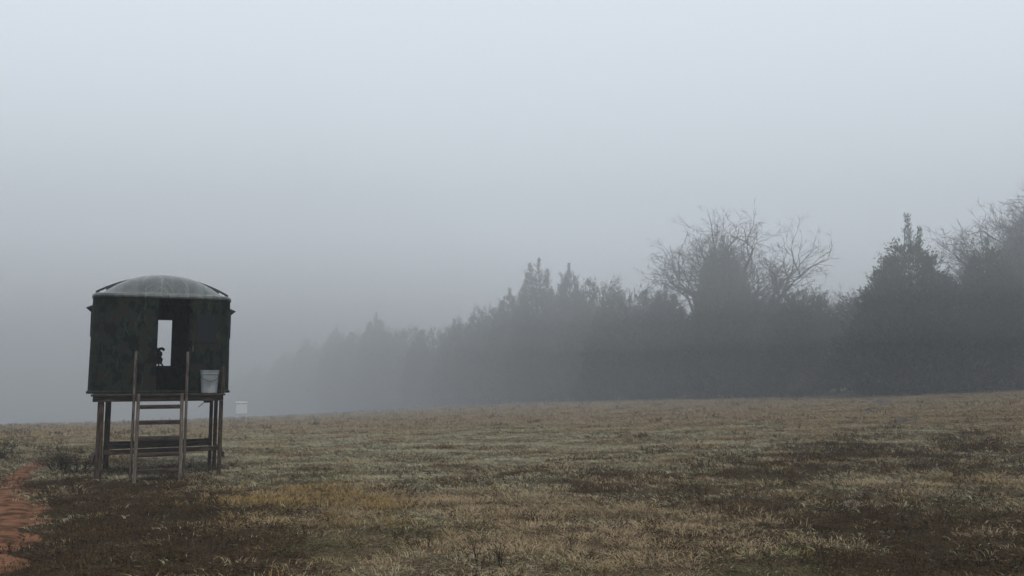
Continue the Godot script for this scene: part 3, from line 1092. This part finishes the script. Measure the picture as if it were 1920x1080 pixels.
func make_grass() -> void:
	var colors := [Color(0.28, 0.214, 0.132), Color(0.22, 0.15, 0.062), Color(0.10, 0.112, 0.045), Color(0.050, 0.031, 0.014), Color(0.30, 0.285, 0.195)]
	var meshes := [
		[tuft(36, 0.09, 0.14, 1.2, 0.0034, 0.16), tuft(32, 0.12, 0.12, 1.2, 0.0032, 0.2), tuft(38, 0.07, 0.17, 1.5, 0.0036, 0.16)],
		[tuft(34, 0.09, 0.13, 1.1, 0.0034, 0.16), tuft(32, 0.12, 0.12, 1.2, 0.0034, 0.18)],
		[tuft(30, 0.06, 0.15, 1.1, 0.0042, 0.2), tuft(28, 0.07, 0.14, 1.2, 0.0042, 0.2)],
		[forb(0.13), tuft(32, 0.075, 0.16, 1.3, 0.0036, 0.25), tuft(30, 0.09, 0.14, 1.3, 0.0036, 0.25), tuft(34, 0.06, 0.18, 1.5, 0.004, 0.25), tuft(34, 0.07, 0.17, 1.4, 0.0036, 0.25)],
		[tuft(36, 0.065, 0.18, 1.4, 0.004, 0.16), tuft(32, 0.08, 0.16, 1.3, 0.004, 0.16)]]
	var names := ["straw_grass", "golden_grass", "green_grass", "brown_forbs", "matted_grass"]
	var labels := ["pinkish straw-coloured dry grass in loose tufts over the field", "golden brown dry grass in front of the blind's steps", "short dull green grass between the dry tufts", "dark brown dead forbs and brush among the grass", "low grey-green matted grass in the middle of the field"]
	var lists: Array = []
	for k in 5:
		var sub: Array = []
		for m in meshes[k]:
			sub.append([[], []])
		lists.append(sub)
	# bands of distance: from, to, tufts per square metre, size
	for band in [[2.5, 6.0, 40.0, 1.0], [6.0, 11.0, 130.0, 0.95], [11.0, 17.0, 95.0, 1.0], [17.0, 28.0, 75.0, 1.1], [28.0, 48.0, 44.0, 1.55], [48.0, 90.0, 15.0, 2.2]]:
		var half := 0.72
		var area: float = half * (band[1] * band[1] - band[0] * band[0])
		for i in int(area * band[2]):
			var a := rng.randf_range(-half, half)
			var r: float = sqrt(lerpf(band[0] * band[0], band[1] * band[1], rng.randf()))
			var x := sin(a) * r
			var z := -cos(a) * r
			var td := track_distance(x, z) if x < -1.2 else 99.0
			if td < (0.36 if z > -11.0 else 0.14) + 0.5 * patchy.get_noise_2d(x * 9.0 + 31.0, z * 9.0) and rng.randf() < 0.9:
				continue
			if x > 11.0 and z < -40.0 and rng.randf() < 0.6:
				continue
			var w := [0.50, 0.10, 0.28, 0.45, 0.40]
			for q in zones:
				var dx: float = (x - q[0]) / q[2]
				var dz: float = (z - q[1]) / q[3]
				var dd := dx * dx + dz * dz
				if dd < 4.0:
					w[q[4]] += q[5] * exp(-dd)
			var total := 0.0
			for k in 5:
				w[k] *= clampf(0.8 + 1.7 * patchy.get_noise_2d(x * 4.0 + k * 211.0, z * 4.0 - k * 97.0), 0.05, 2.0)
				w[k] = pow(w[k], 1.7)
				total += w[k]
			var pick := rng.randf() * total
			var kind := 0
			while kind < 4 and pick > w[kind]:
				pick -= w[kind]
				kind += 1
			var clump := 0.75 + 0.5 * clampf(0.5 + 1.2 * hummock.get_noise_2d(x * 3.0 + 40.0, z * 3.0), 0.0, 1.0)
			var s: float = band[3] * clump * rng.randf_range(0.7, 1.25)
			var basis := Basis(Vector3.UP, rng.randf() * TAU).scaled(Vector3(s * 1.1, s, s * 1.1))
			var slot: Array = lists[kind][rng.randi() % lists[kind].size()]
			slot[0].append(Transform3D(basis, Vector3(x, ground_y(x, z) - 0.005, z)))
			var col: Color = colors[kind] * rng.randf_range(0.86, 1.16)
			col = col.lerp(colors[rng.randi() % 5], 0.15 * rng.randf())
			col.a = 1.0
			slot[1].append(col)
	for k in 5:
		var g := Node3D.new()
		g.name = names[k]
		add_child(g)
		tag(g, labels[k], "grass", "", "stuff")
		for j in meshes[k].size():
			var mm := MultiMesh.new()
			mm.transform_format = MultiMesh.TRANSFORM_3D
			mm.use_colors = true
			mm.mesh = meshes[k][j]
			var slot: Array = lists[k][j]
			mm.instance_count = slot[0].size()
			for i in slot[0].size():
				mm.set_instance_transform(i, slot[0][i])
				mm.set_instance_color(i, slot[1][i])
			var o := MultiMeshInstance3D.new()
			o.name = "tufts"
			o.multimesh = mm
			o.material_override = mats.grass
			o.set_meta("kind", "stuff")
			g.add_child(o, true)

# ------------------------------------------------------------------ mist: a bank lying in the hollow and the wood, and low cloud hanging about the tree tops
func make_mist() -> void:
	# centre-line x, near z, far z, low y, high y, density
	for q in [[-30.0, -25.0, -260.0, -13.0, 13.0, 0.0072, "bank of pale mist lying over the field's far side and the wood"], [-30.0, -72.0, -262.0, -13.5, 13.5, 0.006, "thicker bank of mist where the tree line fades out"], [-10.0, -12.0, -60.0, 2.9, 14.6, 0.0032, "thin low cloud of mist at the height of the young cedars"], [-11.0, -14.0, -64.0, 5.0, 15.0, 0.0072, "low cloud of mist hanging about the tree tops"], [0.0, 0.0, -240.0, -12.5, 13.2, 0.0036, "slanting bank of mist filling the hollow behind the blind"]]:
		var f := FogVolume.new()
		f.name = numbered("mist_bank")
		f.shape = RenderingServer.FOG_VOLUME_SHAPE_BOX
		f.size = Vector3(500.0, q[4] - q[3], q[1] - q[2])
		f.position = Vector3(q[0], (q[3] + q[4]) * 0.5, (q[1] + q[2]) * 0.5)
		if q[1] == 0.0:
			f.size.x = 300.0
			f.position = Vector3(-131.5, f.position.y, -177.1)
			f.rotation.y = -0.197
		var m := FogMaterial.new()
		m.density = q[5]
		m.albedo = Color(0.945, 0.965, 0.985)
		f.material = m
		f.set_meta("kind", "stuff")
		f.set_meta("label", q[6])
		f.set_meta("category", "mist")
		add_child(f)
